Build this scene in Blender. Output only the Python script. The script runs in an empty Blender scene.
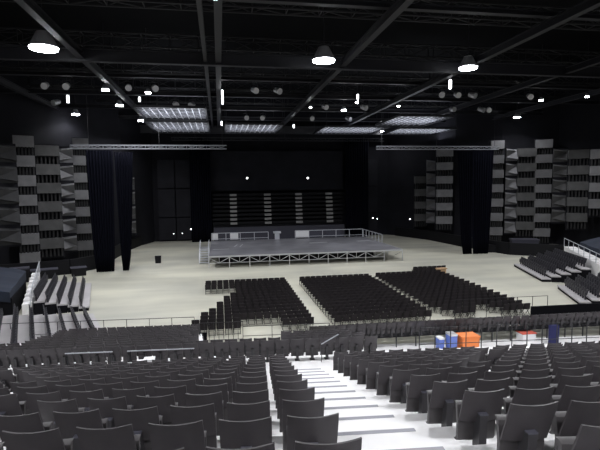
import bpy, math, random
from mathutils import Vector, Matrix
random.seed(7)
S = bpy.context.scene
C = S.collection
R = math.radians

# ------------------------------------------------------------------ camera, world, exposure
H = 9.9
cam_d = bpy.data.cameras.new('camera'); cam_d.sensor_width = 36; cam_d.lens = 36 * 470 / 600; cam_d.clip_end = 500
cam = bpy.data.objects.new('camera', cam_d); C.objects.link(cam); S.camera = cam
pitch, yaw, roll = math.atan(38 / 470), math.atan(80 / 470), R(0.7)
fw = Vector((math.sin(yaw) * math.cos(pitch), math.cos(yaw) * math.cos(pitch), -math.sin(pitch)))
rt = Vector((math.cos(yaw), -math.sin(yaw), 0)); up = rt.cross(fw)
r2 = rt * math.cos(roll) - up * math.sin(roll); u2 = up * math.cos(roll) + rt * math.sin(roll)
m = Matrix((r2, u2, -fw)).transposed().to_4x4(); m.translation = (0, 0, H); cam.matrix_world = m

w = bpy.data.worlds.new('world'); S.world = w; w.use_nodes = True
w.node_tree.nodes['Background'].inputs[0].default_value = (0.55, 0.6, 1, 1)
w.node_tree.nodes['Background'].inputs[1].default_value = 0.004
S.view_settings.view_transform = 'Standard'; S.view_settings.look = 'None'
S.view_settings.gamma = 1; S.view_settings.use_curve_mapping = False
S.view_settings.exposure = 0.0
LAMP_W = 6500.0        # power of one high bay lamp
GRID_W = 60.0         # added fill lights below each lighting grid, brightening its mesh

# ------------------------------------------------------------------ helpers
def lin(c): return tuple(((v / 255 + 0.055) / 1.055) ** 2.4 if v > 10 else v / 255 / 12.92 for v in c)
def mat(name, c, rough=.6, metal=0., noise=0., scale=4., emit=0., spec=.5, bump=0.):
    m = bpy.data.materials.new(name); m.use_nodes = True
    n = m.node_tree; b = n.nodes['Principled BSDF']
    b.inputs['Base Color'].default_value = (*c, 1); b.inputs['Roughness'].default_value = rough
    b.inputs['Metallic'].default_value = metal; b.inputs['Specular IOR Level'].default_value = spec
    if emit:
        b.inputs['Emission Color'].default_value = (0.93, 0.96, 1, 1); b.inputs['Emission Strength'].default_value = emit
    if noise or bump:
        tc = n.nodes.new('ShaderNodeTexCoord'); t = n.nodes.new('ShaderNodeTexNoise'); t.inputs['Scale'].default_value = scale
        t.inputs['Detail'].default_value = 6
        n.links.new(tc.outputs['Object'], t.inputs['Vector'])
        if noise:
            r = n.nodes.new('ShaderNodeValToRGB')
            r.color_ramp.elements[0].position = .3; r.color_ramp.elements[1].position = .7
            r.color_ramp.elements[0].color = (*[v * (1 - noise) for v in c], 1)
            r.color_ramp.elements[1].color = (*[min(1, v * (1 + noise)) for v in c], 1)
            n.links.new(t.outputs['Fac'], r.inputs[0]); n.links.new(r.outputs[0], b.inputs['Base Color'])
        if bump:
            bp = n.nodes.new('ShaderNodeBump'); bp.inputs['Strength'].default_value = bump
            n.links.new(t.outputs['Fac'], bp.inputs['Height']); n.links.new(bp.outputs[0], b.inputs['Normal'])
    return m

M = dict(
    seat=mat('seat_plastic', (.050, .044, .049), .5, noise=.12, scale=6),
    pan=mat('seat_pan_plastic', (.062, .057, .060), .5),
    post=mat('seat_post_metal', (.034, .032, .036), .5),
    cap=mat('seat_post_cap', (.09, .09, .115), .4),
    chair=mat('chair_fabric', (.030, .026, .029), .9, spec=.15),
    chairmetal=mat('chair_metal', (.02, .02, .02), .4, .6),
    tread=mat('tread_paint', (.80, .79, .80), .55, noise=.07, scale=1.5),
    nose=mat('nosing', (.27, .27, .31), .5),
    riser=mat('riser', (.45, .44, .45), .6),
    deckgrey=mat('stage_deck', (.16, .16, .18), .38, noise=.35, scale=.35),
    alu=mat('aluminium', (.62, .63, .66), .35, .6),
    rail=mat('galvanised', (.55, .57, .62), .4, .3),
    blackrail=mat('black_rail', (.015, .015, .018), .4),
    black=mat('black_paint', (.007, .007, .009), .7, spec=.2),
    drape=mat('black_drape', (.0035, .0038, .0075), .95, spec=.05),
    wall=mat('wall_dark', (.011, .011, .015), .85, noise=.2, scale=.4, spec=.2),
    wall2=mat('wall_panel', (.016, .016, .021), .8, noise=.2, scale=.4, spec=.2),
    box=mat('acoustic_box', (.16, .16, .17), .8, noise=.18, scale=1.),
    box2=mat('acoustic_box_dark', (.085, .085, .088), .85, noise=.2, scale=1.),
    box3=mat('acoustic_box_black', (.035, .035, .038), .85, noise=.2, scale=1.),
    purlin=mat('purlin_steel', (.009, .009, .011), .6),
    slat=mat('acoustic_slat', (.02, .02, .022), .8),
    roof=mat('roof_black', (.003, .003, .004), .9, spec=.1),
    steel=mat('roof_steel', (.013, .013, .017), .5, .1),
    truss=mat('truss_metal', (.35, .36, .4), .35, .5),
    grid=mat('grid_mesh', (.5, .5, .54), .4, .5, noise=.6, scale=3.),
    lens=mat('lamp_lens', (.9, .9, .95), .4, emit=40.),
    dot=mat('small_lens', (.9, .9, .95), .4, emit=7.),
    housing=mat('lamp_housing', (.5, .5, .53), .4, .4),
    slate=mat('slate_panel', (.045, .045, .065), .7),
    stepgrey=mat('step_grey', (.26, .26, .26), .7),
    tarp=mat('blue_cover', (.010, .016, .033), .85, noise=.15, scale=1.),
    white=mat('white_paint', (.78, .78, .8), .5),
    orange=mat('orange_plastic', (.80, .22, .05), .5),
    blue=mat('blue_plastic', (.12, .19, .55), .5),
    navy=mat('navy_fabric', (.012, .014, .075), .9),
    tan=mat('tan_wood', (.46, .30, .17), .6, noise=.2, scale=5.),
    red=mat('red_fabric', (.55, .10, .07), .9),
    bench=mat('stand_seat', (.028, .027, .034), .5),
    skirt=mat('stand_skirt', (.006, .006, .008), .9, spec=.1),
    lav=mat('stand_tread', (.40, .385, .40), .6, noise=.08, scale=1.),
)
def floor_mat():
    m = bpy.data.materials.new('arena_concrete'); m.use_nodes = True; n = m.node_tree; b = n.nodes['Principled BSDF']
    tc = n.nodes.new('ShaderNodeTexCoord'); mp = n.nodes.new('ShaderNodeMapping'); mp.inputs['Scale'].default_value = (.05, .22, 1)
    t = n.nodes.new('ShaderNodeTexNoise'); t.inputs['Scale'].default_value = 1.3; t.inputs['Detail'].default_value = 7
    t2 = n.nodes.new('ShaderNodeTexNoise'); t2.inputs['Scale'].default_value = .12; t2.inputs['Detail'].default_value = 4
    r = n.nodes.new('ShaderNodeValToRGB'); mx = n.nodes.new('ShaderNodeMix'); mx.data_type = 'RGBA'; mx.blend_type = 'MULTIPLY'; mx.inputs[0].default_value = 1
    r2_ = n.nodes.new('ShaderNodeValToRGB')
    r.color_ramp.elements[0].position = .32; r.color_ramp.elements[0].color = (.42, .41, .35, 1)
    r.color_ramp.elements[1].position = .62; r.color_ramp.elements[1].color = (.56, .545, .455, 1)
    r2_.color_ramp.elements[0].position = .35; r2_.color_ramp.elements[0].color = (.82, .83, .86, 1)
    r2_.color_ramp.elements[1].position = .6; r2_.color_ramp.elements[1].color = (1, 1, 1, 1)
    L = n.links.new
    L(tc.outputs['Object'], mp.inputs[0]); L(mp.outputs[0], t.inputs['Vector']); L(tc.outputs['Object'], t2.inputs['Vector'])
    L(t.outputs['Fac'], r.inputs[0]); L(t2.outputs['Fac'], r2_.inputs[0]); L(r.outputs[0], mx.inputs[6]); L(r2_.outputs[0], mx.inputs[7])
    L(mx.outputs[2], b.inputs['Base Color']); b.inputs['Roughness'].default_value = .55
    return m
M['floor'] = floor_mat()

class MB:
    def __init__(s): s.v = []; s.f = []; s.mi = []; s.cur = 0
    def add(s, vs, fs):
        o = len(s.v); s.v += [tuple(v) for v in vs]; s.f += [tuple(i + o for i in f) for f in fs]; s.mi += [s.cur] * len(fs); return s
    def hexa(s, p):  # 8 points: bottom 4 ccw, top 4 ccw
        return s.add(p, [(3, 2, 1, 0), (4, 5, 6, 7), (0, 1, 5, 4), (1, 2, 6, 5), (2, 3, 7, 6), (3, 0, 4, 7)])
    def box(s, x0, x1, y0, y1, z0, z1):
        return s.hexa([(x0, y0, z0), (x1, y0, z0), (x1, y1, z0), (x0, y1, z0), (x0, y0, z1), (x1, y0, z1), (x1, y1, z1), (x0, y1, z1)])
    def bar(s, a, b, w=.05, h=None):
        a = Vector(a); b = Vector(b); d = (b - a)
        if d.length < 1e-6: return s
        d.normalize(); h = h or w
        r = d.cross(Vector((0, 0, 1)))
        if r.length < 1e-3: r = Vector((1, 0, 0))
        r.normalize(); q = r.cross(d)
        r = r * w / 2; q = q * h / 2
        return s.hexa([a - r - q, a + r - q, b + r - q, b - r - q, a - r + q, a + r + q, b + r + q, b - r + q])
    def tube(s, a, b, rad, n=8, rad2=None):
        a = Vector(a); b = Vector(b); d = (b - a).normalized(); rad2 = rad if rad2 is None else rad2
        r = d.cross(Vector((0, 0, 1)))
        if r.length < 1e-3: r = Vector((1, 0, 0))
        r.normalize(); q = r.cross(d); vs = []
        for k in range(n):
            t = 2 * math.pi * k / n; e = r * math.cos(t) + q * math.sin(t); vs += [a + e * rad, b + e * rad2]
        fs = [(2 * k, 2 * k + 1, (2 * k + 3) % (2 * n), (2 * k + 2) % (2 * n)) for k in range(n)]
        fs += [tuple(range(0, 2 * n, 2))[::-1], tuple(range(1, 2 * n, 2))]
        return s.add(vs, fs)
    def poly(s, pts, z0, z1):
        n = len(pts); vs = [(x, y, z0) for x, y in pts] + [(x, y, z1) for x, y in pts]
        return s.add(vs, [tuple(range(n))[::-1], tuple(range(n, 2 * n))] + [(i, (i + 1) % n, (i + 1) % n + n, i + n) for i in range(n)])
    def mesh(s, name, mats):
        me = bpy.data.meshes.new(name); me.from_pydata(s.v, [], s.f)
        for m_ in (mats if isinstance(mats, (list, tuple)) else [mats]): me.materials.append(m_)
        if any(s.mi): me.polygons.foreach_set('material_index', s.mi)
        me.update(); return me
    def build(s, name, mats, parent=None):
        return link(name, s.mesh(name, mats), parent)
def link(name, me, parent=None):
    o = bpy.data.objects.new(name, me); C.objects.link(o)
    if parent: o.parent = parent
    return o
def tag(o, label=None, cat=None, group=None, kind=None):
    if label: o['label'] = label
    if cat: o['category'] = cat
    if group: o['group'] = group
    if kind: o['kind'] = kind
    return o
def empty(name, loc=(0, 0, 0), rz=0):
    o = bpy.data.objects.new(name, None); o.location = loc; o.rotation_euler = (0, 0, rz); o.empty_display_size = .2; C.objects.link(o); return o
def struct(o): o['kind'] = 'structure'; return o
ORD = 'first second third fourth fifth sixth seventh eighth ninth tenth eleventh twelfth thirteenth fourteenth fifteenth sixteenth seventeenth eighteenth nineteenth twentieth twenty-first twenty-second twenty-third twenty-fourth twenty-fifth twenty-sixth twenty-seventh twenty-eighth twenty-ninth thirtieth'.split()
def proj(p):
    v = Vector(p) - Vector((0, 0, H)); c = v.dot(fw)
    if c <= .3: return None
    return 300 + 470 * v.dot(r2) / c, 225 - 470 * v.dot(u2) / c, c

# ------------------------------------------------------------------ room shell
TH = R(4.78)
U = Vector((math.sin(TH), math.cos(TH), 0)); V = Vector((math.cos(TH), -math.sin(TH), 0))
def st(s, t, z=0.): p = U * s + V * t; return Vector((p.x, p.y, z))

struct(MB().box(-60, 80, -30, 96, -.3, 0).build('floor', M['floor']))
struct(MB().box(-60, 80, -30, 96, 27, 27.5).build('ceiling', M['roof']))
def wallseg(name, a, b, z0, z1, th, mt):
    a = Vector((*a, 0)); b = Vector((*b, 0)); d = (b - a).normalized(); n = Vector((-d.y, d.x, 0)) * th
    p = [a, b, b + n, a + n]
    struct(MB().hexa([(q.x, q.y, z0) for q in p] + [(q.x, q.y, z1) for q in p]).build(name, mt))
wallseg('wall_back', (70, 91.2), (-40, 91.2), 0, 27, -.6, M['wall'])
for a, b in [((-12.2, 91), (-15.5, 80)), ((-15.5, 80), (-21, 70.5)), ((-21, 70.5), (-25.5, 62)), ((-25.5, 62), (-34, 48)), ((-34, 48), (-40, 20)), ((-40, 20), (-40, -25))]:
    wallseg('wall_left', a, b, 0, 27, -.5, M['wall'])
for a, b in [((33.5, 91), (39, 84)), ((39, 84), (41, 77.5)), ((41, 77.5), (46.5, 72)), ((46.5, 72), (54.5, 69)), ((54.5, 69), (57, 50)), ((57, 50), (62, 20)), ((62, 20), (62, -25))]:
    wallseg('wall_right', a, b, 0, 27, .5, M['wall'])
struct(MB().box(-41, 63, -26, -25, 0, 27).build('wall_rear', M['wall']))
# panels on the back wall either side of the drapes, with joint lines
b = MB()
for x0, x1 in ((-11.2, -8.2), (-8.0, -5.4), (28.8, 31.2)):
    for z0, z1 in ((.3, 4.4), (4.6, 9.8), (10., 15.2)): b.box(x0, x1, 90.35, 90.62, z0, z1)
struct(b.build('trim_1', M['wall2']))
struct(MB().box(-1.6, 24, 89.9, 90.6, 9.3, 16.8).build('trim_2', M['wall2']))

# retracted seating unit on the back wall
ru = empty('retracted_seating_unit', (11, 88.5, 0))
tag(ru, 'dark retracted seating unit with pale step columns against the rear wall', 'seating unit')
for k in range(8):
    MB().box(-12.3, 12.3, -.5 + k * .12, 1.4, 3.15 + k * .75, 3.15 + k * .75 + .42).build('row_fascia', M['black'], ru)
for cx in (-8.5, -2.1, 3.85, 9.8):
    b = MB()
    for k in range(8): b.box(cx - .62, cx + .62, -.85 + k * .12, -.5 + k * .12, 3.1 + k * .75, 3.1 + k * .75 + .40)
    b.build('step_column', M['stepgrey'], ru)
MB().box(-12.3, 12.3, -.3, 1.3, 2.6, 3.1).build('base_rail', M['black'], ru)
MB().box(-12.2, 12.6, -.9, -.5, 0, 2.6).build('front_panel', M['slate'], ru)

# ------------------------------------------------------------------ drapes
def drape(name, x0, x1, y, z1, bx0=None, bx1=None, folds=10, rot=0, label='', seed=1, group=None):
    bx0 = x0 if bx0 is None else bx0; bx1 = x1 if bx1 is None else bx1
    rnd = random.Random(seed); b = MB(); n = folds * 8; nz = 8; ph = rnd.random() * 6
    vs = []
    for side in (0, .04):
        for j in range(nz + 1):
            f = j / nz; a0 = bx0 + (x0 - bx0) * f ** .6; a1 = bx1 + (x1 - bx1) * f ** .6
            for i in range(n + 1):
                u = i / n
                vs.append((a0 + (a1 - a0) * u, y + side + .13 * math.sin(u * folds * 2 * math.pi + ph) + .05 * math.sin(u * 23 + ph * 3) * (1 - f), .03 + (z1 - .03) * f))
    N = (nz + 1) * (n + 1); fs = []
    for j in range(nz):
        for i in range(n):
            a = j * (n + 1) + i
            fs.append((a, a + 1, a + n + 2, a + n + 1)); fs.append((a + N, a + N + n + 1, a + N + n + 2, a + N + 1))
    for i in range(n):
        a = i; c = nz * (n + 1) + i
        fs += [(a, a + N, a + N + 1, a + 1), (c, c + 1, c + 1 + N, c + N)]
    for j in range(nz):
        a = j * (n + 1); c = a + n
        fs += [(a, a + n + 1, a + n + 1 + N, a + N), (c, c + N, c + n + 1 + N, c + n + 1)]
    b.add(vs, fs); o = b.build(name, M['drape'])
    for p in o.data.polygons: p.use_smooth = True
    return tag(o, label, 'drape', group)
drape('stage_drape', -5.2, -1.5, 88.0, 19.2, folds=9, label='tall black drape on the rear wall beside the railing steps end of the stage', seed=2)
drape('stage_drape', 24.0, 28.6, 88.0, 19.2, folds=10, label='tall black drape on the rear wall nearest the tan lectern side of the hall', seed=3)
drape('hanging_drape', -15.4, -12.3, 59, 14.5, -14.75, -12.75, 9, label='wide black hanging drape, outermost below the truss nearer the small black case', seed=4)
drape('hanging_drape', -12.2, -10.1, 59.3, 14.3, -11.75, -11.05, 6, label='narrow black hanging drape gathered to a point at its foot', seed=5)
drape('hanging_drape', 33.1, 35.3, 62, 14.7, 34.2, 35.5, 6, label='slim black hanging drape, inner of the pair near the lectern side wall', seed=6)
drape('hanging_drape', 35.2, 38.6, 61.7, 14.8, 35.7, 38.0, 9, label='broad black hanging drape, outer of the pair near the dark equipment box', seed=7)

# ------------------------------------------------------------------ acoustic wall towers
def tower(x, y, ztop, n, wd, face, mt, label, pitch=2.35, bh=1.3, skew=0, slats=True):
    t = empty('acoustic_tower', (x, y, 0), face); tag(t, label, 'acoustic panel', 'acoustic towers on the side walls')
    zb = ztop - n * pitch
    MB().box(-wd / 2 - .05, wd / 2 + .05, .35, .9, max(.1, zb - .3), ztop + .2).build('backing_board', M['wall'], t)
    for k in range(n):
        z1 = ztop - k * pitch
        b = MB(); ch = .12
        b.hexa([(-wd / 2, -.75 + ch, z1 - bh), (wd / 2, -.75 + ch + skew, z1 - bh), (wd / 2, .4, z1 - bh), (-wd / 2, .4, z1 - bh),
                (-wd / 2, -.75, z1), (wd / 2, -.75 + skew, z1), (wd / 2, .4, z1), (-wd / 2, .4, z1)])
        b.build('panel_box', mt, t)
        if slats:
            b = MB(); ns = 6
            for i in range(ns):
                xx = -wd / 2 + wd * (i + .5) / ns; b.box(xx - .09, xx + .09, -.35, .36, z1 - pitch, z1 - bh)
            b.build('slat_grille', M['slat'], t)
    return t
def wedge_tower(x, y, ztop, n, wd, face, mt, label, pitch=2.35, side=1):
    t = empty('diffuser_tower', (x, y, 0), face); tag(t, label, 'acoustic panel', 'faceted diffusers between the acoustic towers')
    MB().box(-wd / 2, wd / 2, .3, .8, max(.1, ztop - n * pitch), ztop).build('backing_board', M['wall'], t)
    for k in range(n):
        z1 = ztop - k * pitch; s = side; b = MB()
        p = [(-s * wd / 2, .3, z1 - .1), (-s * wd / 2, -.6, z1 - .35), (s * wd / 2, .25, z1 - .55), (s * wd / 2, .3, z1 - .3),
             (-s * wd / 2, .3, z1 - 2.1), (-s * wd / 2, .1, z1 - 1.5), (s * wd / 2, -.5, z1 - 1.9), (s * wd / 2, .3, z1 - 2.1)]
        b.add(p, [(0, 1, 2, 3), (1, 5, 2), (5, 6, 2), (5, 4, 7, 6), (3, 2, 6, 7), (0, 4, 5, 1)])
        b.build('diffuser_wedge', mt, t)
    return t
FL = R(-18); FR = R(25)
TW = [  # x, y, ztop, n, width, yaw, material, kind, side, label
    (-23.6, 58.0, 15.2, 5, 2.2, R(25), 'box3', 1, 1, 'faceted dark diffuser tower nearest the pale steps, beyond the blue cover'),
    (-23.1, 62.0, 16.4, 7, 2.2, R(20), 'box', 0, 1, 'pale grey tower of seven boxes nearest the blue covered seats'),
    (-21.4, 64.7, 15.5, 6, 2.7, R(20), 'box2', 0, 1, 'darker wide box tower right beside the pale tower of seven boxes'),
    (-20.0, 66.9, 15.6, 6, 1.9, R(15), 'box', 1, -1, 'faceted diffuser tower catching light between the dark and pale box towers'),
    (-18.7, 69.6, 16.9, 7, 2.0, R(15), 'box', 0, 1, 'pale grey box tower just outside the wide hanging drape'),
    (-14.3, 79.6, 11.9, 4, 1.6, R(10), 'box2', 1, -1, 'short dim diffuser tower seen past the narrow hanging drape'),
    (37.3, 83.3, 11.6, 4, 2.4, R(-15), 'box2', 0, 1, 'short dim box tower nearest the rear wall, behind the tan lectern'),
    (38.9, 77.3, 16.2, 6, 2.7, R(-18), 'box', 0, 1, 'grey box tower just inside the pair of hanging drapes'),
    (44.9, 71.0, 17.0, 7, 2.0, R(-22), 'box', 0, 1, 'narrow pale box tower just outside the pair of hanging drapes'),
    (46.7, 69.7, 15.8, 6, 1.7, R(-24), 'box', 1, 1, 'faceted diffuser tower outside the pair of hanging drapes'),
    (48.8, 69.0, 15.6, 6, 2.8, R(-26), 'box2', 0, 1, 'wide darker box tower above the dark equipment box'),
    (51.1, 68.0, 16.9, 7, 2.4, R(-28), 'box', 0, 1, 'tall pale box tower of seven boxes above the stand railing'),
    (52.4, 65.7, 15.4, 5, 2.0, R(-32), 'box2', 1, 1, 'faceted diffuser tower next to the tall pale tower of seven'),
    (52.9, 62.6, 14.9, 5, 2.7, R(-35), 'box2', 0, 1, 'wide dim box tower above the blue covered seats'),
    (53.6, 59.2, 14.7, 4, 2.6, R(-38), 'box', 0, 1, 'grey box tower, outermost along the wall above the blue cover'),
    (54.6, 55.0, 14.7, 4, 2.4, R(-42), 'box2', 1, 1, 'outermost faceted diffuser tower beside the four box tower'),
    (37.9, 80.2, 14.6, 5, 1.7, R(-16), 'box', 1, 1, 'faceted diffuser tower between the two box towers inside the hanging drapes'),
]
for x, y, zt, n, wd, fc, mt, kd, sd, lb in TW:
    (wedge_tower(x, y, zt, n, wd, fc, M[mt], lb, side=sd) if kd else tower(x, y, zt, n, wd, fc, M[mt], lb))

# low black barriers at the foot of the side walls
for i, pts in enumerate([[(-13.6, 88), (-14.7, 79.7), (-15.3, 62), (-17.6, 58.6), (-26, 56)], [(34.5, 89), (37.5, 80), (38.5, 68), (40.2, 60), (47, 55)]]):
    b = MB()
    for a, c in zip(pts, pts[1:]): b.bar((*a, .85), (*c, .85), .3, 1.7)
    struct(b.build('trim_%d' % (i + 3), M['black']))

# ------------------------------------------------------------------ stage
sg = empty('stage', (-1.5, 58.6, 0)); tag(sg, 'low modular stage with grey deck and silver braced legs', 'stage')
SW, SD, SH = 25.2, 17.0, 1.5
MB().box(0, SW, 0, SD, SH - .12, SH).build('deck', M['deckgrey'], sg)
b = MB()
for a in ((0, 0, SW, 0), (0, SD, SW, SD), (0, 0, 0, SD), (SW, 0, SW, SD)):
    b.bar((a[0], a[1], SH - .08), (a[2], a[3], SH - .08), .06, .18)
b.build('deck_edge', M['alu'], sg)
nb = 10; bw = SW / nb
for j, yy in enumerate((0.05, 5.7, 11.3, SD - .05)):
    for i in range(nb + 1): MB().box(i * bw - .045, i * bw + .045, yy - .045, yy + .045, 0, SH - .12).build('leg', M['alu'], sg)
for i in range(nb):
    if i == nb - 1: continue
    x0 = i * bw; xm = x0 + bw / 2; b = MB(); y = .05
    b.bar((x0, y, .62), (x0 + bw, y, .62), .06); b.bar((x0, y, SH - .2), (xm, y, .62), .06); b.bar((x0 + bw, y, SH - .2), (xm, y, .62), .06)
    b.bar((xm, y, SH - .1), (xm, y, .62), .045); b.build('brace', M['alu'], sg)
b = MB()
for i in range(6):
    y0 = i * SD / 6; b.bar((SW - .05, y0, SH - .2), (SW - .05, y0 + SD / 6, .3), .05)
b.build('side_brace', M['alu'], sg)
MB().box(1.2, SW - 2.6, 4.2, 4.3, 0, SH - .14).build('skirt_cloth', M['black'], sg)
b = MB()
for x, y, a in ((3.4, 8.6, 1.2), (4.2, 8.6, 1.2)): b.bar((x, y, SH + .01), (x + .5, y + 2.6, SH + .01), .14, .02)
b.bar((14.6, 10.2, SH + .01), (17.4, 10.6, SH + .01), .5, .02); b.bar((22.2, 10.6, SH + .01), (24.6, 11.4, SH + .01), .7, .02)
b.bar((0.4, 6.4, SH + .01), (2.6, 6.5, SH + .01), .2, .02)
b.build('tape_and_streaks', M['alu'], sg)  # white tape marks together with lighter streaks on the deck

def railing(pts, z, h, label, n=None, panels=(), name='stage_railing', group=None, mt='rail', step=1.3, w_=.06, mid=1):
    t = empty(name, (*pts[0], z)); tag(t, label, 'railing', group)
    o = Vector((*pts[0], z)); rl = MB()
    for a, c in zip(pts, pts[1:]):
        a = Vector((*a, z)) - o; c = Vector((*c, z)) - o; L_ = (c - a).length; k = max(1, round(L_ / step))
        for i in range(k + 1):
            q = a + (c - a) * i / k; MB().box(q.x - w_ / 2, q.x + w_ / 2, q.y - w_ / 2, q.y + w_ / 2, 0, h).build('post', M[mt], t)
        rl.bar(a + Vector((0, 0, h)), c + Vector((0, 0, h)), w_)
        for q in range(mid): rl.bar(a + Vector((0, 0, h * (q + .5) / (mid + .5) * .8)), c + Vector((0, 0, h * (q + .5) / (mid + .5) * .8)), w_ * .8)
    rl.build('top_rail', M[mt], t)
    a = Vector((*pts[0], z)) - o; c = Vector((*pts[1], z)) - o; d = (c - a).normalized()
    for (u0, u1, mm) in panels:
        p = a + d * u0; q = a + d * u1
        MB().bar(p + Vector((0, 0, h * .55)), q + Vector((0, 0, h * .55)), .04, h * .8).build('infill_panel', M[mm], t)
    return t
railing([(-1.4, 75.3), (7.6, 75.3)], 1.5, 1.25, 'silver guard railing along the stage back, on the side by the stage steps', panels=((.1, 1.0, 'white'), (2.9, 4.2, 'white')), step=2.4, w_=.09)
railing([(12.0, 75.3), (23.4, 75.3)], 1.5, 1.3, 'long silver guard railing along the stage back with a white panel', panels=((.1, 2.3, 'white'), (2.5, 4.6, 'slate'), (5.2, 7.6, 'slate')), step=2.4, w_=.09)
railing([(23.5, 75.2), (23.5, 66.0)], 1.5, 1.25, 'silver guard railing running forward along the stage side', step=1.5, w_=.08)
# podium standing between the two back railings
pd = empty('podium', (8.9, 74.2, 1.5)); tag(pd, 'pale grey podium standing in the gap between the stage back railings', 'podium')
MB().box(-.5, .5, -.35, .35, 0, .12).build('base', M['deckgrey'], pd); MB().box(-.36, .36, -.2, .2, .12, 1.1).build('column', M['rail'], pd)
MB().hexa([(-.6, -.35, 1.1), (.6, -.35, 1.1), (.6, .3, 1.25), (-.6, .3, 1.25), (-.6, -.35, 1.2), (.6, -.35, 1.2), (.6, .3, 1.4), (-.6, .3, 1.4)]).build('desk_top', M['rail'], pd)
# stage steps at the end
ss = empty('stage_steps', (-1.6, 66.5, 0)); tag(ss, 'white metal access steps with handrail against the stage end', 'steps')
for k in range(6): MB().box(-.15 - 1.1, -.05, -4.2 + k * .62, -4.2 + k * .62 + .55, .25 * k + .1, .25 * k + .16).build('step', M['rail'], ss)
MB().box(-1.25, -.05, -.45, 2.2, 1.44, 1.5).build('landing', M['alu'], ss)
for x in (-1.25, -.05):
    MB().bar((x, -4.3, .05), (x, -.4, 1.5), .1, .2).build('stringer', M['white'], ss)
    MB().bar((x, -4.2, 1.05), (x, -.4, 2.5), .06).bar((x, -4.2, 0.1), (x, -4.2, 1.05), .06).bar((x, -.4, 0), (x, -.4, 2.5), .06).bar((x, 2.2, 0), (x, 2.2, 2.5), .06).bar((x, -.4, 2.5), (x, 2.2, 2.5), .06).build('handrail', M['rail'], ss)
MB().box(-1.28, -1.22, -.2, 2.0, 1.6, 2.3).build('white_panel', M['white'], ss)

# ------------------------------------------------------------------ roof steel
def beam(a, b_, wd, h, name, label, mt='steel'):
    o = MB(); a = Vector(a); b_ = Vector(b_)
    for dz in (-h / 2, h / 2): o.bar(a + Vector((0, 0, dz)), b_ + Vector((0, 0, dz)), wd, h * .1)
    o.bar(a, b_, wd * .12, h)
    q = o.build(name, M[mt]); return tag(q, label, 'roof beam')
def box_truss(a, b_, s, label, bay=2., w_=.08, mt='truss', name='lighting_truss', group=None, cat='truss'):
    a = Vector(a); b_ = Vector(b_); t = empty(name, a); tag(t, label, cat, group)
    d = b_ - a; L_ = d.length; d.normalize(); r = d.cross(Vector((0, 0, 1))).normalized() * s / 2; q = Vector((0, 0, s / 2)); ch = MB(); lc = MB()
    cs = [r + q, r - q, -r - q, -r + q]
    for c in cs: ch.bar(c, c + d * L_, w_)
    n = max(1, round(L_ / bay))
    for i in range(n):
        p = d * (L_ * i / n); p2 = d * (L_ * (i + 1) / n)
        for j in range(4):
            A, B = cs[j], cs[(j + 1) % 4]
            lc.bar(p + A, p2 + B, w_ * .6) if i % 2 else lc.bar(p + B, p2 + A, w_ * .6)
            lc.bar(p + A, p + B, w_ * .5)
    ch.build('chord', M[mt], t); lc.build('lacing', M[mt], t); return t
SIDE = {-32: 'outermost roof girder above the blue cover beside the pale steps', -21.5: 'roof girder over the acoustic towers near the pale steps', -11: 'roof girder over the open floor beside the stage steps',
        0.2: 'roof girder directly above the white stair aisle', 11.3: 'roof girder above the middle of the stage', 23: 'roof girder above the stage end with the side railing', 34: 'roof girder above the pair of hanging drapes', 45.5: 'roof girder over the tall pale towers'}
for X, lb in SIDE.items():
    beam((X, -5, 21), (X, 90, 21), .5, .55, 'roof_beam', 'long dark ' + lb)
    if X in (0.2,): beam((X - 1.1, -5, 21), (X - 1.1, 90, 21), .3, .5, 'roof_beam', 'thinner dark girder paired beside the one above the stair aisle')
for Y, z, h, lb in ((18, 22, .6, 'dark cross beam over the near seats, behind the camera side of the lamps'), (31, 21.9, .35, 'thin dark cross beam between the viewer and the big lamps'), (42.3, 21, 1.0, 'heavy dark cross beam just behind the three big lamps'),
                (52, 21.6, .35, 'thin cross beam beyond the big lamps'), (60, 21.4, .5, 'dark cross beam above the stage front edge'), (70, 21.4, .5, 'dark cross beam above the stage middle'), (80, 21.4, .5, 'dark cross beam above the stage back'), (87, 20.4, 1.3, 'deep dark cross beam nearest the rear wall')):
    beam((-38, Y, z), (56, Y, z), .5, h, 'cross_beam', lb)
# smaller purlins up in the dark
for i, (Y, xa, xb) in enumerate(((24, -38, 60), (36, -36, 57), (47, -33, 56), (56, -28.5, 55), (65, -23.3, 53.5), (75, -17.8, 42.5))):
    box_truss((xa, Y, 23.6), (xb, Y, 23.6), 1.2, 'dark lattice purlin high in the roof, %s from the viewer' % ORD[i], 2.6, .12, 'purlin', 'lattice_purlin', 'lattice purlins in the roof', 'truss')
box_truss((-17.0, 59.2, 14.9), (1.0, 59.2, 14.9), .42, 'silver truss bar carrying the wide and the narrow hanging drapes', 1.2, .07)
box_truss((21.3, 62, 15.1), (39.4, 62, 15.1), .42, 'silver truss bar carrying the pair of hanging drapes by the box towers', 1.2, .07)
box_truss((-8, 86.0, 18.6), (31, 86.0, 18.6), .5, 'long faint truss bar high in front of the rear wall', 1.6, .06, 'steel')
for x, y, z in ((-15, 59.2, 15.1), (-7, 59.2, 15.1), (.5, 59.2, 15.1), (22, 62, 15.3), (30, 62, 15.3), (38.8, 62, 15.3)):
    tag(MB().tube((x, y, z), (x, y, 21), .03, 6).build('hoist_chain', M['steel']), 'thin dark hoist chain from the roof steel to a silver truss bar', 'chain', 'hoist chains holding the silver truss bars')
for x in (-4, 12, 27): tag(MB().tube((x, 86, 18.8), (x, 86, 27), .04, 6).build('hoist_chain', M['steel']), 'thin dark hoist chain holding the long faint truss bar', 'chain', 'hoist chains of the faint rear truss bar')
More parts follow.
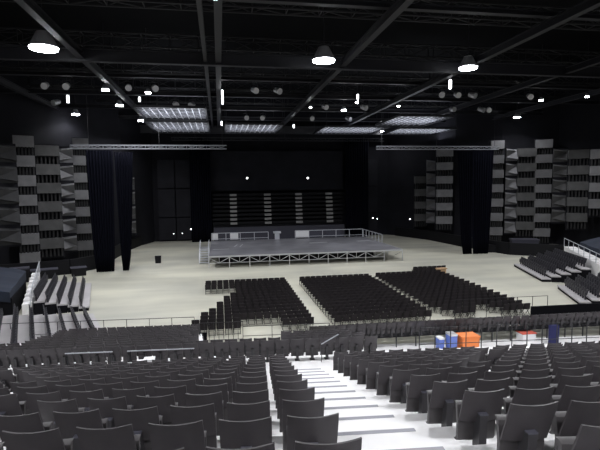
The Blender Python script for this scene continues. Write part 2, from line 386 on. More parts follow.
# lighting grids (wire mesh decks) over the stage
def grid_deck(x0, x1, y0, y1, z, label):
    t = empty('lighting_grid', ((x0 + x1) / 2, (y0 + y1) / 2, z)); tag(t, label, 'lighting grid', 'bright wire mesh grids above the stage')
    hx, hy = (x1 - x0) / 2, (y1 - y0) / 2; b = MB()
    n = int(hx * 2 / .8)
    for i in range(n + 1): x = -hx + 2 * hx * i / n; b.bar((x, -hy, 0), (x, hy, 0), .09, .05)
    n = int(hy * 2 / 1.1)
    for i in range(n + 1): y = -hy + 2 * hy * i / n; b.bar((-hx, y, .03), (hx, y, .03), .16, .05)
    b.build('wire_mesh', M['grid'], t)
    f = MB()
    for a, c in (((-hx, -hy), (hx, -hy)), ((hx, -hy), (hx, hy)), ((hx, hy), (-hx, hy)), ((-hx, hy), (-hx, -hy))): f.bar((*a, 0), (*c, 0), .2, .3)
    for a in (-1, 1):
        for c in (-1, 1): f.tube((a * (hx - .1), c * (hy - .1), 0), (a * (hx - .1), c * (hy - .1), 27 - z), .04, 6)
    f.build('edge_frame', M['steel'], t)
    for k in (-.5, .5):
        ld = bpy.data.lights.new('grid_fill_light', 'AREA'); ld.energy = GRID_W * 4; ld.shape = 'RECTANGLE'; ld.size = hx * .9; ld.size_y = hy * .8; ld.color = (.85, .9, 1)
        lo = bpy.data.objects.new('grid_fill_light', ld); lo.location = (hx * k, 0, -1.4); lo.rotation_euler = (math.pi, 0, 0); C.objects.link(lo); lo.parent = t  # added fill aimed up at the mesh, no fitting modelled
    return t
grid_deck(-9.6, -1.4, 58, 68, 19.5, 'bright mesh grid above the stage steps, nearer of the two there')
grid_deck(-10.2, -1.4, 70, 84, 19.5, 'bright mesh grid over the stage steps side, further one')
grid_deck(1.2, 9.9, 72, 84, 19.5, 'bright mesh grid between the middle girders')
grid_deck(17, 27.5, 74, 84, 19.5, 'bright mesh grid above the stage back railing')
grid_deck(24.6, 32.5, 62, 72, 19.5, 'bright mesh grid inward of the box towers, nearest the hanging drapes')
grid_deck(30, 40, 75, 84, 19.5, 'bright mesh grid nearest the dim box tower')

# ------------------------------------------------------------------ lamps
def lamp(x, y, z, size, label, power=LAMP_W, top=21., group='high bay lamps in the roof', spot=True):
    t = empty('high_bay_lamp', (x, y, z)); tag(t, label, 'lamp', group)
    n = 20; r = size / 2
    MB().tube((0, 0, .05), (0, 0, .5 * size + .15), r, n, r * .45).build('housing', M['housing'], t)
    MB().tube((0, 0, -.06), (0, 0, .05), r * .92, n).build('lens', M['lens'], t)
    MB().tube((0, 0, .5 * size + .1), (0, 0, max(.6 * size + .2, 27 - z)), .04, 6).build('hanging_rod', M['steel'], t)
    if power:
        ld = bpy.data.lights.new('lamp_light', 'SPOT'); ld.energy = power; ld.spot_size = R(150); ld.spot_blend = .5; ld.shadow_soft_size = r; ld.color = (.97, .98, 1)
        lo = bpy.data.objects.new('lamp_light', ld); lo.location = (0, 0, -.12); C.objects.link(lo); lo.parent = t
    return t
big = [(-12.6, 38.6, 2.1, 'largest brilliant lamp, over the side stands by the blue cover and pale steps'), (8.9, 39.4, 1.95, 'brilliant big lamp over the middle block of floor chairs'), (22.4, 40.2, 1.7, 'big lamp over the outer end of the floor chairs')]  # lenses oversized to take in the glow around each lamp
for x, y, s, lb in big: lamp(x, y, 20.4, s, lb, LAMP_W)
mid = [(-11.4, 52.5, .8, .8, 'middling lamp nearest the girder beside the stage steps'), (-11.9, 61.9, .95, .8, 'lamp in the row over the narrow hanging drape'), (-11.3, 75.2, 1.1, .6, 'lamp further back in the row over the open floor corner'),
       (-19.2, 69.8, 1.1, .22, 'lamp over the pale acoustic tower outside the hanging drape'), (-7.3, 53.6, .6, .5, 'small lamp inward of the stage steps'), (16.9, 62.8, .75, .8, 'lamp above the front half of the stage deck'),
       (17., 56.9, .35, .2, 'tiny lamp just short of the stage front'), (30.6, 86.0, .7, .12, 'small lamp nearest the rear wall and slim drape'), (45.6, 67.0, 1.0, .3, 'lamp beside the tall pale box towers'),
       (23.2, 59.0, .35, .2, 'tiny lamp over the end of the stage front'), (12., 61.2, .3, .1, 'tiny lamp over the stage front centre'), (39.5, 53.3, .5, .65, 'small lamp high over the stand by the equipment box'), (43.5, 50.5, .45, .6, 'outermost small lamp high over the blue cover beside the walkway')]
for x, y, s, pw, lb in mid: lamp(x, y, 20.2, s, lb, LAMP_W * pw)
for x, y, s in ((-12.5, 16, 1.6), (9, 16, 1.6), (23, 16, 1.6), (40, 24, 1.6), (9, -6, 1.6), (-12, -6, 1.6), (-28, 30, 1.6), (0, 27, 1.), (38, 8, 1.6)):
    lamp(x, y, 20.4, s, 'big bright high bay lamp over the near seating, outside the view', LAMP_W * (1.6 if y < 20 else .8))
# vertical lamp clusters and little bright fittings on the steel
fit = [(0.6, 53.8, 19.2, 1.5, 'upright bright strip fitting hanging by the paired girders'), (24.2, 47., 20.0, .9, 'upright bright strip below the outer girder lamp'), (-9.2, 60, 20.4, .5, 'small upright fitting near the drape truss'),
       (17.1, 57, 20.4, .8, 'small upright strip above the stage front'), (0.6, 72, 19.2, .6, 'small upright strip at the far end of the paired girders'), (-16.4, 57, 19.6, .8, 'small upright strip above the wide hanging drape'), (11.8, 74, 19.2, .5, 'tiny fitting under the mid girder over the stage')]
for x, y, z, h, lb in fit:
    t = empty('strip_fitting', (x, y, z)); tag(t, lb, 'light fitting', 'small upright strip fittings in the roof')
    MB().box(-.1, .1, -.1, .1, 0, h).build('diffuser', M['dot'], t); MB().box(-.16, .16, .1, .2, -.1, h + .1).build('back_plate', M['steel'], t)
    MB().tube((0, .15, h), (0, .15, h + max(.3, 21 - z - h)), .03, 6).build('rod', M['steel'], t)
dots = [(5.2, 89.3, 11.7, .2, 'rear wall work light above the retracted seating, on the stage steps side'), (16.8, 89.3, 11.6, .2, 'rear wall work light above the retracted seating, toward the lectern side'),
        (-8.6, 90.2, 1.5, .08, 'tiny light low on the rear wall, outermost of three'), (-7.0, 90.2, 1.5, .08, 'tiny light low on the rear wall, middle of three'), (-5.4, 90.0, 2.3, .16, 'brighter low rear wall light beside the black drape'),
        (30.0, 89.8, 3.6, .15, 'low rear wall light beside the outer black drape'), (30.9, 89.8, 3.4, .1, 'small low rear wall light by the corner'), (36.6, 87, 3.4, .13, 'small light in the rear corner near the dim tower')]
for x, y, z, r, lb in dots:
    t = empty('wall_light', (x, y, z)); tag(t, lb, 'wall light')
    MB().tube((0, .1, 0), (0, -.15, 0), r * 1.15, 14).build('housing', M['steel'], t); MB().tube((0, -.15, 0), (0, -.22, 0), r * .8, 14).build('lens', M['dot'], t)
# stage lanterns clipped to the steel between the girders
rnd = random.Random(5); n_l = 0
for (x, y) in ((-9, 52), (-6.4, 52), (4, 52), (6.5, 52), (13.6, 60), (18.8, 60), (25.8, 52), (27.6, 52), (29.5, 52), (31.2, 60), (35.4, 60), (36.6, 60), (4.2, 70), (6.6, 70), (-17, 52), (-15, 52), (-18.5, 60), (37, 52), (14, 70), (19.5, 70), (-5, 60.0), (-3, 60)):
    t = empty('stage_lantern', (x, y, 21.40 - .35 if y == 52 else 21.12 - .35), rnd.uniform(-.6, .6)); tag(t, 'grey stage lantern clamped under a dark roof beam', 'stage light', 'stage lanterns clamped under the roof steel')
    MB().tube((0, .3, -.5), (0, -.5, -.8), .28, 12, .34).build('body', M['housing'], t)
    MB().bar((-.4, 0, -.6), (-.4, 0, -.05), .05).bar((.4, 0, -.6), (.4, 0, -.05), .05).bar((-.4, 0, -.05), (.4, 0, -.05), .05).bar((0, 0, -.05), (0, 0, .35), .06).build('yoke', M['steel'], t)

# ------------------------------------------------------------------ near terrace (rows descend away from the viewer)
def zt(k): return 7.3 - .3 * k
def ef(k): return 3.89 + .97 * k
TL, TR = -17., 19.
struct_mb = MB()
def prism(b, s0, s1, t0, t1, z0, z1):
    b.hexa([tuple(st(s0, t0, z0)), tuple(st(s0, t1, z0)), tuple(st(s1, t1, z0)), tuple(st(s1, t0, z0)), tuple(st(s0, t0, z1)), tuple(st(s0, t1, z1)), tuple(st(s1, t1, z1)), tuple(st(s1, t0, z1))])
b = MB()
for k in range(-4, 13): prism(b, ef(k) - .97, ef(k), TL, TR, 0 if k == 12 else zt(k) - 1.0, zt(k))
prism(b, ef(-5) - 4, ef(-5), TL, TR, 5, zt(-5))
struct(b.build('near_terrace', M['tread']))
b = MB()
for k in range(-4, 13): prism(b, ef(k) - .075, ef(k) + .004, .78, 1.98, zt(k) - .05, zt(k) + .004)
struct(b.build('aisle_nosing', M['nose']))
# cross aisle and forward terrace
b = MB(); prism(b, ef(12), 17.36, TL, 4.3, 0, 3.58); prism(b, ef(12), 17.25, 4.3, TR, 0, 3.58); struct(b.build('cross_aisle', M['tread']))
def t1(s): return -2.62 - .14 * (s - 18.5)
def zf(j): return 3.58 - .222 * j
def sf(j): return 16.75 + .965 * j
def tl(s): return -10.9 - .17 * (s - 20) - 1.5
def tend(j): return 4.3 if j <= 4 else t1(sf(j)) + .3
def tgap(j, t_):    # rows three and four only exist on the raised section side
    return (j > 4 and t_ > t1(sf(j))) or (j in (2, 3, 4) and t1(sf(j)) < t_ < .9)
b = MB()
for j in range(1, 13): prism(b, sf(j) - .35, sf(j) + .6, -17, tend(j), zf(j) - .7, zf(j))
struct(b.build('forward_terrace', M['tread']))
b = MB(); prism(b, sf(12) + .6, sf(12) + .7, -13.2, t1(sf(10)) + .3, 0, zf(12) + .05); prism(b, sf(4) + .6, sf(4) + .7, -3, 4.35, 0, zf(4) + .05)
for j in range(1, 13): prism(b, sf(j) - .35, sf(j) + .62, tend(j), tend(j) + .06, 0, zf(j) + .02)
struct(b.build('forward_terrace_skirt', M['skirt']))

# ------------------------------------------------------------------ tip-up seats
def seat_meshes():
    nx, nz = 10, 7; W_ = .475; vs = []; 
    def pt(i, j, side):
        u = i / nx * 2 - 1; f = j / nz; z = .39 + .435 * f; rec = -.02 - .17 * f
        wv = W_ / 2 * (1 - .01 * (f > .95))
        y = rec + .04 * u * u + side
        z += (.012 * u * u if j == nz else 0)
        return (u * wv, y, z)
    for side in (0, .02):
        for j in range(nz + 1):
            for i in range(nx + 1): vs.append(pt(i, j, side))
    N = (nx + 1) * (nz + 1); fs = []; q = nx + 1
    for j in range(nz):
        for i in range(nx):
            a = j * q + i; fs += [(a, a + 1, a + q + 1, a + q), (a + N, a + N + q, a + N + q + 1, a + N + 1)]
    for i in range(nx): a = i; c = nz * q + i; fs += [(a, a + N, a + N + 1, a + 1), (c, c + 1, c + 1 + N, c + N)]
    for j in range(nz): a = j * q; c = a + nx; fs += [(a, a + q, a + q + N, a + N), (c, c + N, c + q + N, c + q)]
    bk = MB(); bk.add(vs, fs)
    pn = MB(); vs = []
    nx = 8; prof = [(.12, .10), (.08, .11), (.045, .16), (.035, .34), (.07, .56), (.10, .58)]   # y, z of the folded pan, seen from behind
    for (y, z) in prof:
        for i in range(nx + 1):
            u = i / nx * 2 - 1; vs.append((u * .232, y + .015 * u * u, z))
    fs = [(j * (nx + 1) + i, j * (nx + 1) + i + 1, (j + 1) * (nx + 1) + i + 1, (j + 1) * (nx + 1) + i) for j in range(5) for i in range(nx)]
    n0 = len(vs); vs += [(x, y + .05, z) for x, y, z in vs]
    fs += [tuple(i + n0 for i in f[::-1]) for f in fs]
    for j in range(5):
        a = j * (nx + 1); c = a + nx; fs += [(a, a + nx + 1, a + nx + 1 + n0, a + n0), (c, c + n0, c + nx + 1 + n0, c + nx + 1)]
    for i in range(nx): a = i; c = 5 * (nx + 1) + i; fs += [(a, a + n0, a + n0 + 1, a + 1), (c, c + 1, c + 1 + n0, c + n0)]
    pn.add(vs, fs)
    ps = MB(); ps.hexa([(-.045, -.10, 0), (.045, -.10, 0), (.045, .06, 0), (-.045, .06, 0), (-.045, -.135, .52), (.045, -.135, .52), (.045, .08, .52), (-.045, .08, .52)])
    ps.box(-.09, .09, -.12, .10, 0, .02)
    cp = MB(); cp.box(-.05, .05, -.14, .0, .52, .535)
    return bk, pn, ps, cp
BK, PN, PS, CP = seat_meshes()
SM = [BK.mesh('backrest', M['seat']), PN.mesh('seat_pan', M['pan']), PS.mesh('pedestal', M['post']), CP.mesh('pedestal_cap', M['cap'])]
for me in SM[:2]:
    me.polygons.foreach_set('use_smooth', [True] * len(me.polygons)); me.update()
    if hasattr(me, 'set_sharp_from_angle'): me.set_sharp_from_angle(angle=R(40))
def seat(p, rz, label, group, parts=4):
    t = empty('tip_up_seat', p, rz); tag(t, label, 'seat', group)
    for me in SM[:parts]: link(me.name.split('.')[0], me, t)
    return t

cands = []   # (camera distance, pos, rz, label, group)
jit = random.Random(11)
for r in range(-1, 13):
    s = 3.25 + .97 * r + .02
    for k in range(0, 28):          # block toward the stage steps side of the stair
        t_ = .45 - .615 * k
        if r >= 3 and abs(t_ + .515 * s) < .17: continue
        cands.append((st(s, t_, zt(r)), ('near', r, k, 'a')))
    for k in range(0, 26):
        t_ = 2.56 + .61 * k
        if r >= 6 and abs(t_ - .507 * s) < .15: continue
        cands.append((st(s, t_, zt(r)), ('near', r, k, 'b')))
for j in range(13):
    s = sf(j)
    for k in range(0, 38):
        t_ = 4.0 - .545 * k - (0, .27, .1, .42, .2, .46, .05, .34, .15, .5, .27, .02, .37, .2)[j]
        if tgap(j, t_): continue
        if s > 19.9 and t_ < tl(s) + 2.3: continue
        cands.append((st(s, t_, zf(j)), ('fwd', j, k, 'c')))
# raised section beyond the orange container, on open legs
def rs_pos(i, k):  # row i, seat k
    a = Vector((5.6, 26.2, 0)); d = Vector((1, -.035, 0)).normalized(); n = Vector((-d.y, d.x, 0))
    return a + d * (.61 * k) + n * (.95 * i)
for i in range(4):
    for k in range(0, 36):
        p = rs_pos(i, k); p.z = 1.0 - .27 * min(i, 3) - .05 * max(0, i - 3)
        cands.append((p, ('raised', i, k, 'd')))
vis = []; n_out = []
for p, key in cands:
    q = proj(p + Vector((0, 0, .7)))
    if q is None: continue
    x, y, c = q; pad = 260 / c
    if x < -pad or x > 600 + pad or y - 40 / c > 452 : 
        if -400 / c - 60 < x < 660 + 400 / c and y < 700: n_out.append((c, p, key))
        continue
    vis.append((c, p, key))
vis.sort(key=lambda e: e[0])
rz = -TH
def seat_label(key):
    z, i, k, b_ = key
    if z == 'near':
        i += 1
        if b_ == 'a': return 'dark grey tip-up seat, %s near row, %s from the stair, stage-steps side' % (ORD[i], ORD[k])
        return 'dark grey tip-up seat, %s near row, %s across the stair, raised-section side' % (ORD[i], ORD[k])
    if z == 'fwd': return 'dark tip-up seat, %s row beyond the cross aisle, %s from its railing end' % (ORD[i], ORD[k])
    return 'dark tip-up seat in raised section, %s row, %s from the silver handrail' % (ORD[i], ORD[k])
GN = {'a': 'tip-up seats of the near terrace on the stage steps side of the stair', 'b': 'tip-up seats of the near terrace across the white stair', 'c': 'tip-up seats of the forward terrace', 'd': 'tip-up seats of the raised section'}
n_near = 0
for c, p, key in vis[:300]:
    seat(p, rz + jit.uniform(-.015, .015) if key[0] != 'raised' else R(-2), seat_label(key), GN[key[3]], 4 if c < 9 else 3)
rest = MB()
def stamp(mb, src, p, a, mi):
    ca, sa = math.cos(a), math.sin(a); mb.cur = mi
    mb.add([(p.x + x * ca - y * sa, p.y + x * sa + y * ca, p.z + z) for x, y, z in src.v], src.f)
for c, p, key in vis[300:] + n_out:
    stamp(rest, BK, p, rz, 0); stamp(rest, PN, p, rz, 1); stamp(rest, PS, p, rz, 2)
o = rest.build('tip_up_seats', [M['seat'], M['pan'], M['post']])
tag(o, 'remaining dark tip-up seats in the distant rows of terrace and raised section', 'seats', kind='stuff')

# raised section structure
b = MB()
for i in range(4):
    k0 = -1 if i <= 3 else 24.6
    a = rs_pos(i, k0); c = rs_pos(i, 36.5); n = (rs_pos(1, 0) - rs_pos(0, 0)).normalized(); z = 1.0 - .27 * min(i, 3) - .05 * max(0, i - 3)
    a0 = a - n * .12; c0 = c - n * .12; a1 = a + n * .3; c1 = c + n * .3
    b.hexa([(*a0.xy, z - .06), (*c0.xy, z - .06), (*c1.xy, z - .06), (*a1.xy, z - .06), (*a0.xy, z), (*c0.xy, z), (*c1.xy, z), (*a1.xy, z)])
struct(b.build('raised_section_deck', M['black']))
b = MB()
for i, k0, k1, z0, z1 in ((3, -1, 25.8, .2, .5), (3, 25.8, 36.5, .2, 1.4)):
    a = rs_pos(i, k0) + n * .9; c = rs_pos(i, k1) + n * .9; b.bar((*a.xy, (z0 + z1) / 2 - .1), (*c.xy, (z0 + z1) / 2 - .1), .08, z1 - z0)
struct(b.build('raised_section_front', M['skirt']))
b = MB()
for k in range(0, 37, 2):
    a = rs_pos(0, k - .5); b.bar((*a.xy, 0), (*a.xy, 1.06), .06)
struct(b.build('raised_section_legs', M['blackrail']))
b = MB(); prism(b, 17.3, 27.4, 4.4, 24, .0, .3); struct(b.build('low_concourse', M['tread']))

# railings on the cross aisle and forward terrace
def rl(pts, z, h, label, **kw): return railing([tuple(st(s, t).xy) for s, t in pts], z, h, label, mt=kw.pop('mt', 'blackrail'), name='guard_railing', **kw)
rl([(17.15, 6.0), (17.15, 16.5)], 3.58, .88, 'thin black guard railing before the orange container and raised section', step=.62 * 1.0, w_=.028)
rl([(27.2, -3.6), (29.2, -3.9), (29.2, -1.2)], .0, 1.5, 'black railing at the corner of the forward terrace by the floor chairs', step=.3, w_=.03, mid=1)
rl([(29.2, -1.2), (29.2, 4.3)], 0, 1.2, 'black railing with wide spacing before the short floor chair row', step=1.8, w_=.035, mid=2)
rl([(29.2, -16.5), (29.2, -4.2)], .9, 1.0, 'long thin black railing in front of the side stands', step=1.3, w_=.03, mid=1)
rl([(31.3, 13.5), (31.6, 20.5)], .0, 1.9, 'thin grey railing beyond the raised section on the arena floor', step=1.2, w_=.03, mid=1)
hr = empty('handrail', (*st(16.42, 2.12).xy, 3.58)); tag(hr, 'silver sloping handrail standing among the forward terrace seats', 'handrail')
MB().bar((0, 0, .66), (.62, -.05, 1.0), .03).build('rail_bar', M['rail'], hr); MB().bar((0, 0, 0), (0, 0, .66), .02).bar((.62, -.05, 0), (.62, -.05, 1.0), .02).build('post', M['blackrail'], hr)
for t0, t1_, lb in ((-6.8, -5.2, 'shiny pale rail along the back of the forward terrace, nearer the white boxes'), (-4.7, -2.4, 'shiny pale rail above the white boxes on the cross aisle')):
    tr = empty('back_rail', st(16.47, t0, 3.58)); tag(tr, lb, 'rail'); d = st(16.47, t1_) - st(16.47, t0)
    MB().bar((0, 0, .68), (d.x, d.y, .68), .03).build('bar', M['rail'], tr)
    for f in (.05, .95): MB().bar((d.x * f, d.y * f, 0), (d.x * f, d.y * f, .68), .03).build('post', M['blackrail'], tr)

# things on the aisle and concourse
def cratebox(name, loc, sx, sy, sz, mt, label, cat, rz=0, lid=True, mt2=None):
    t = empty(name, loc, rz); tag(t, label, cat)
    b = MB(); b.hexa([(-sx * .46, -sy * .46, 0), (sx * .46, -sy * .46, 0), (sx * .46, sy * .46, 0), (-sx * .46, sy * .46, 0), (-sx / 2, -sy / 2, sz * .9), (sx / 2, -sy / 2, sz * .9), (sx / 2, sy / 2, sz * .9), (-sx / 2, sy / 2, sz * .9)])
    b.build('body', M[mt], t)
    if lid: MB().box(-sx * .53, sx * .53, -sy * .53, sy * .53, sz * .9, sz).build('lid', M[mt2 or mt], t)
    return t
cratebox('storage_bin', (13.95, 24.6, .3), 1.05, .8, .98, 'orange', 'bright orange storage bin on the white concourse floor', 'bin', mt2='orange')
cratebox('storage_bin', (13.0, 24.7, .3), .42, .6, 1.1, 'blue', 'blue bin with pale lid standing beside the orange bin', 'bin', mt2='alu')
cratebox('storage_bin', (12.45, 25.0, .3), .3, .5, .8, 'blue', 'smaller blue bin, further from the orange bin', 'bin', mt2='white')
cratebox('folded_cloth', (18.4, 25.6, .3), .9, .7, .55, 'white', 'white bundle with a red cloth heaped on top on the concourse', 'cloth', mt2='red')
o = MB().box(-.28, .28, -.1, .1, 0, 1.15).build('banner_panel', M['navy']); o.location = (19.6, 24.7, .3); tag(o, 'upright navy blue panel standing on the concourse before the raised section', 'panel')
for i, (x, y, sx, sz, lb) in enumerate(((-2.5, 16.25, .34, .42, 'white carton, taller of the two upright on the cross aisle'), (-2.82, 16.25, .2, .34, 'small white carton beside the taller carton on the cross aisle'), (-3.25, 16.25, .36, .26, 'low flat white carton on the cross aisle'))):
    cratebox('carton', (x, y, 3.58), sx, .3, sz + .15, 'white', lb, 'carton', mt2='white')

# ------------------------------------------------------------------ floor chairs
def chair_meshes():
    bk = MB(); n = 5
    vs = []
    for side in (0, .04):
        for j, (z, y) in enumerate(((.46, -.17), (.7, -.21), (.92, -.26))):
            for i in range(n + 1):
                u = i / n * 2 - 1; vs.append((u * .262, y + .03 * u * u + side, z - (.02 * u * u if j == 2 else 0)))
    N = 3 * (n + 1); fs = []; q = n + 1
    for j in range(2):
        for i in range(n): a = j * q + i; fs += [(a, a + 1, a + q + 1, a + q), (a + N, a + N + q, a + N + q + 1, a + N + 1)]
    for i in range(n): a = i; c = 2 * q + i; fs += [(a, a + N, a + N + 1, a + 1), (c, c + 1, c + 1 + N, c + N)]
    for j in range(2): a = j * q; c = a + n; fs += [(a, a + q, a + q + N, a + N), (c, c + N, c + q + N, c + q)]
    bk.add(vs, fs)
    stt = MB().hexa([(-.23, -.18, .42), (.23, -.18, .42), (.23, .25, .42), (-.23, .25, .42), (-.235, -.2, .48), (.235, -.2, .48), (.235, .27, .49), (-.235, .27, .49)])
    fr = MB()
    for sx in (-1, 1):
        fr.bar((sx * .22, -.24, 0), (sx * .22, .2, .43), .03).bar((sx * .22, .24, 0), (sx * .22, -.2, .5), .03).bar((sx * .22, -.2, .45), (sx * .22, -.22, .85), .03)
    fr.bar((-.22, -.2, .06), (.22, -.2, .06), .025)
    return bk, stt, fr
CB, CS, CF = chair_meshes()
CM = [CB.mesh('backrest', M['chair']), CS.mesh('seat', M['chair']), CF.mesh('frame', M['chairmetal'])]
fc = []
def block(name, x0, n, y0, rows, skip=lambda i, k: False, sp=.56, dy=.98):
    for i in range(rows):
        for k in range(n):
            if not skip(i, k): fc.append((Vector((x0 + sp * k, y0 + dy * i, 0)), name, i, k))
# i counts from the viewer
block('stair side', -1.85, 15, 31.6, 16, lambda i, k: (i < 13 and k < (i - 1) * .58 - .2 and i > 1) or (i >= 13 and k < 1) or (i < 2 and 6 <= k <= 10) )
block('middle', 8.0, 13, 31.6, 16)
block('outer', 16.1, 13, 31.9, 16, lambda i, k: (i < 2 and k > 5 and k < 8) or (k < (3 - i) * 1.0 - 1) or (i == 0 and k > 4 and k < 9))
fc += [(Vector((21.3 + .56 * k, 48.2 + .9 * i, 0)), 'odd', i, k) for i in range(2) for k in range(7) if not (i == 0 and k > 3)]
fc.sort(key=lambda e: (e[0] - Vector((0, 0, H))).length)
def fl_label(nm, i, k):
    if nm == 'odd': return 'black chair in the loose cluster by the tan lectern, %s row, %s chair' % (ORD[i], ORD[k])
    side = {'stair side': 'stepped-edge', 'middle': 'middle', 'outer': 'outermost'}[nm]
    return 'black floor chair, %s block, %s row from viewer, %s from the stage-steps side' % (side, ORD[i], ORD[k])
for n_, (p, nm, i, k) in enumerate(fc[:300]):
    t = empty('floor_chair', p, jit.uniform(-.03, .03)); tag(t, fl_label(nm, i, k), 'chair', 'black chairs in rows on the arena floor')
    for me in CM: link(me.name.split('.')[0], me, t)
rest = MB()
for p, nm, i, k in fc[300:]:
    for mi, src in enumerate((CB, CS, CF)): stamp(rest, src, p, 0, min(mi, 1))
o = rest.build('floor_chairs', [M['chair'], M['chairmetal']]); tag(o, 'remaining black floor chairs in the rows nearest the stage', 'chairs', kind='stuff')

# tan lectern and small things on the floor
lt = empty('lectern', (23.7, 47.3, 0), R(10)); tag(lt, 'tan wooden lectern beside the loose cluster of black chairs', 'lectern')
MB().box(-.5, .5, -.03, .35, .1, .8).build('body', M['tan'], lt); MB().box(-.58, .58, -.12, .42, .8, .9).build('top', M['tan'], lt); MB().box(-.5, -.42, -.1, .35, 0, .1).box(.42, .5, -.1, .35, 0, .1).build('foot', M['tan'], lt)
cratebox('equipment_case', (-8.3, 64.6, 0), .75, .6, .95, 'black', 'small black case alone on the open arena floor', 'case')
for x, y, sx, sz, lb, mt in ((-19.6, 56.3, 2.6, 1.1, 'long black equipment case by the wall beyond the side stands', 'black'), (-16.3, 57.4, 1.6, 1.0, 'black equipment case with pale lid nearest the wide drape', 'black'), (-21.5, 54.6, 1.8, 1.6, 'taller black equipment case nearest the blue cover', 'black')):
    cratebox('equipment_case', (x, y, 0), sx, 1.2, sz, mt, lb, 'case', R(20), mt2='slate')
cratebox('equipment_box', (43.5, 61.5, 0), 3.6, 1.5, 2.0, 'slate', 'large dark blue-grey equipment box by the foot of the box towers', 'case', R(-20))
cratebox('equipment_case', (39.4, 63.0, 0), 2.2, 1.2, 1.1, 'black', 'black case on the floor just outside the hanging drapes', 'case', R(-20))

# ------------------------------------------------------------------ side stands
SEATB = MB(); SEATB.hexa([(-.24, -.10, .42), (.24, -.10, .42), (.24, -.04, .42), (-.24, -.04, .42), (-.24, -.2, .88), (.24, -.2, .88), (.24, -.16, .88), (-.24, -.16, .88)])
SEATB.hexa([(-.22, -.05, .25), (.22, -.05, .25), (.22, .06, .25), (-.22, .06, .25), (-.22, -.06, .62), (.22, -.06, .62), (.22, .02, .65), (-.22, .02, .65)])
SEATB.box(-.04, .04, -.1, .02, 0, .45)
SBM = SEATB.mesh('stand_seat', M['bench'])
n_st = [0]; st_rest = MB()
def stand(a, b_, rows, depth, rise, z0, label, where, shift=0., seat_from=0.3, side_=1, sp=.6, grow=0.):
    """a: near end of the front edge, b_: far end; rows go outward"""
    A = Vector((*a, 0)); B = Vector((*b_, 0)); d = (B - A).normalized(); L_ = (B - A).length; n = Vector((-d.y, d.x, 0)) * side_
    t = empty('seating_stand', A); tag(t, label, 'seating stand')
    L0 = L_
    for i in range(rows):
        L_ = L0 + grow * i
        o0 = n * (depth * i) + d * (shift * i); z1 = z0 + rise * i
        q = [o0, o0 + d * L_, o0 + d * L_ + n * depth, o0 + n * depth]
        if side_ < 0: q = q[::-1]
        q = [v for v in q]
        MB().hexa([(v.x, v.y, z1 - .12) for v in q] + [(v.x, v.y, z1) for v in q]).build('step', M['lav'], t)
        q2 = [o0 + n * .06, o0 + d * L_ + n * .06, o0 + d * (L_ - .05) + n * depth, o0 + d * .05 + n * depth]
        if side_ < 0: q2 = q2[::-1]
        MB().hexa([(v.x, v.y, 0) for v in q2] + [(v.x, v.y, z1 - .12) for v in q2]).build('skirt', M['skirt'], t)
        f = n * -1; rzz = math.atan2(f.y, f.x) - math.pi / 2
        k = 0; u = seat_from
        while u < L_ - .2:
            p = A + o0 + d * u + n * (depth * .72); p.z = z1
            o = link('stand_seat', SBM); o.location = p; o.rotation_euler = (0, 0, rzz)
            tag(o, 'dark seat, %s, %s row up, %s from near end' % (where, ORD[i], ORD[k]), 'seat', 'dark seats on the side stands')
            n_st[0] += 1; u += sp; k += 1
    return t
stand((-10.75, 40.3), (-13.2, 50.6), 5, .80, .2, .35, 'low pale stepped seating stand beside the open floor, below the wide drape', 'stand below the wide drape', shift=0, side_=1, grow=-.3)
stand((-7.35, 31.2), (-9.9, 38.0), 7, .86, .2, .35, 'pale stepped seating stand just beyond the forward terrace', 'stand just beyond the forward terrace', shift=-.85, side_=1, grow=.45)
stand((32.0, 42.3), (34.9, 51.2), 5, .9, .28, .35, 'dark seating stand with pale step ends by the far equipment box', 'stand by the equipment box', shift=-.1, seat_from=1.2, side_=-1)
stand((28.6, 33.2), (31.3, 39.2), 5, .85, .26, .35, 'dark seating stand with pale step ends by the raised section', 'stand by the raised section', shift=-.2, seat_from=.8, side_=-1)

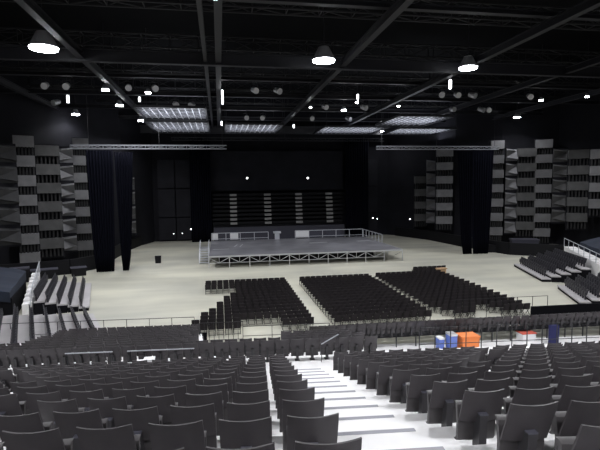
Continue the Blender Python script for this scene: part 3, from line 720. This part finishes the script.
# pale side stairs and blue covered seats behind the stands
def side_stair(a, b_, wd, z0, z1, label):
    a = Vector((*a, 0)); b_ = Vector((*b_, 0)); t = empty('side_stair', a); tag(t, label, 'stair'); d = b_ - a; n = 8; r = Vector((-d.y, d.x, 0)).normalized() * wd
    for i in range(n):
        p = d * (i / n); q = d * ((i + 1) / n); z = z0 + (z1 - z0) * (i + 1) / n
        MB().hexa([(*(p).xy, 0), (*(p + r).xy, 0), (*(q + r).xy, 0), (*q.xy, 0), (*p.xy, z), (*(p + r).xy, z), (*(q + r).xy, z), (*q.xy, z)]).build('stair_step', M['tread'], t)
    b = MB(); b.bar(Vector((0, 0, z0 + 1)), d + Vector((0, 0, z1 + 1)), .06)
    for i in range(n + 1): p = d * (i / n); z = z0 + (z1 - z0) * i / n; b.bar((p.x, p.y, z), (p.x, p.y, z + 1), .05)
    b.build('stair_railing', M['rail'], t)
    return t
side_stair((-14.55, 38.6), (-16.4, 46.0), .6, 1.0, 2.4, 'pale side stair with railing between the blue cover and the stand')
side_stair((34.9, 37.0), (41.2, 50.6), -1.2, 2.0, 2.3, 'pale raised walkway with balusters below the blue cover')
def cover(pts, label):
    n = 7; (a, b_, c, d) = [Vector(p) for p in pts]; vs = []   # a-b front low edge, d-c back high edge
    for j in range(n + 1):
        for i in range(n + 1):
            u, v = i / n, j / n; p = (a * (1 - u) + b_ * u) * (1 - v) + (d * (1 - u) + c * u) * v
            vs.append(p + Vector((0, 0, .07 * math.sin(v * 19) + .04 * math.sin(u * 13 + v * 3))))
    N = len(vs); q = n + 1; fs = []
    for j in range(n):
        for i in range(n): k = j * q + i; fs.append((k, k + 1, k + q + 1, k + q))
    edge = [i for i in range(q)] + [j * q + n for j in range(1, q)] + [n * q + i for i in range(n - 1, -1, -1)] + [j * q for j in range(n - 1, 0, -1)]
    base = len(vs); vs += [Vector((vs[k].x, vs[k].y, vs[k].z - .8)) for k in edge]
    for i in range(len(edge)): j = (i + 1) % len(edge); fs.append((edge[j], edge[i], base + i, base + j))
    o = MB().add(vs, fs).build('seat_cover', M['tarp']); return tag(o, label, 'cover')
cover([(-15.9, 38.4, 2.2), (-17.5, 45.8, 2.6), (-26, 49, 3.7), (-26, 38, 3.7)], 'dark blue cover draped over upper seats beside the pale side stair')
cover([(42.4, 49.5, 2.9), (37.3, 38.4, 2.9), (47, 36, 5.6), (52, 47, 5.6)], 'dark blue cover draped over upper seats above the pale raised walkway')
b = MB(); b.poly([(-15.8, 38.5), (-17.5, 45.7), (-26, 48.8), (-26, 38.2)], 0, 1.7); b.poly([(42.5, 49.3), (37.4, 38.6), (46.9, 36.2), (51.8, 46.8)], 0, 2.1); struct(b.build('upper_bowl_base', M['skirt']))
print('seats in view', len(vis), 'floor chairs', len(fc), 'stand seats', n_st[0], 'objects', len(bpy.data.objects))
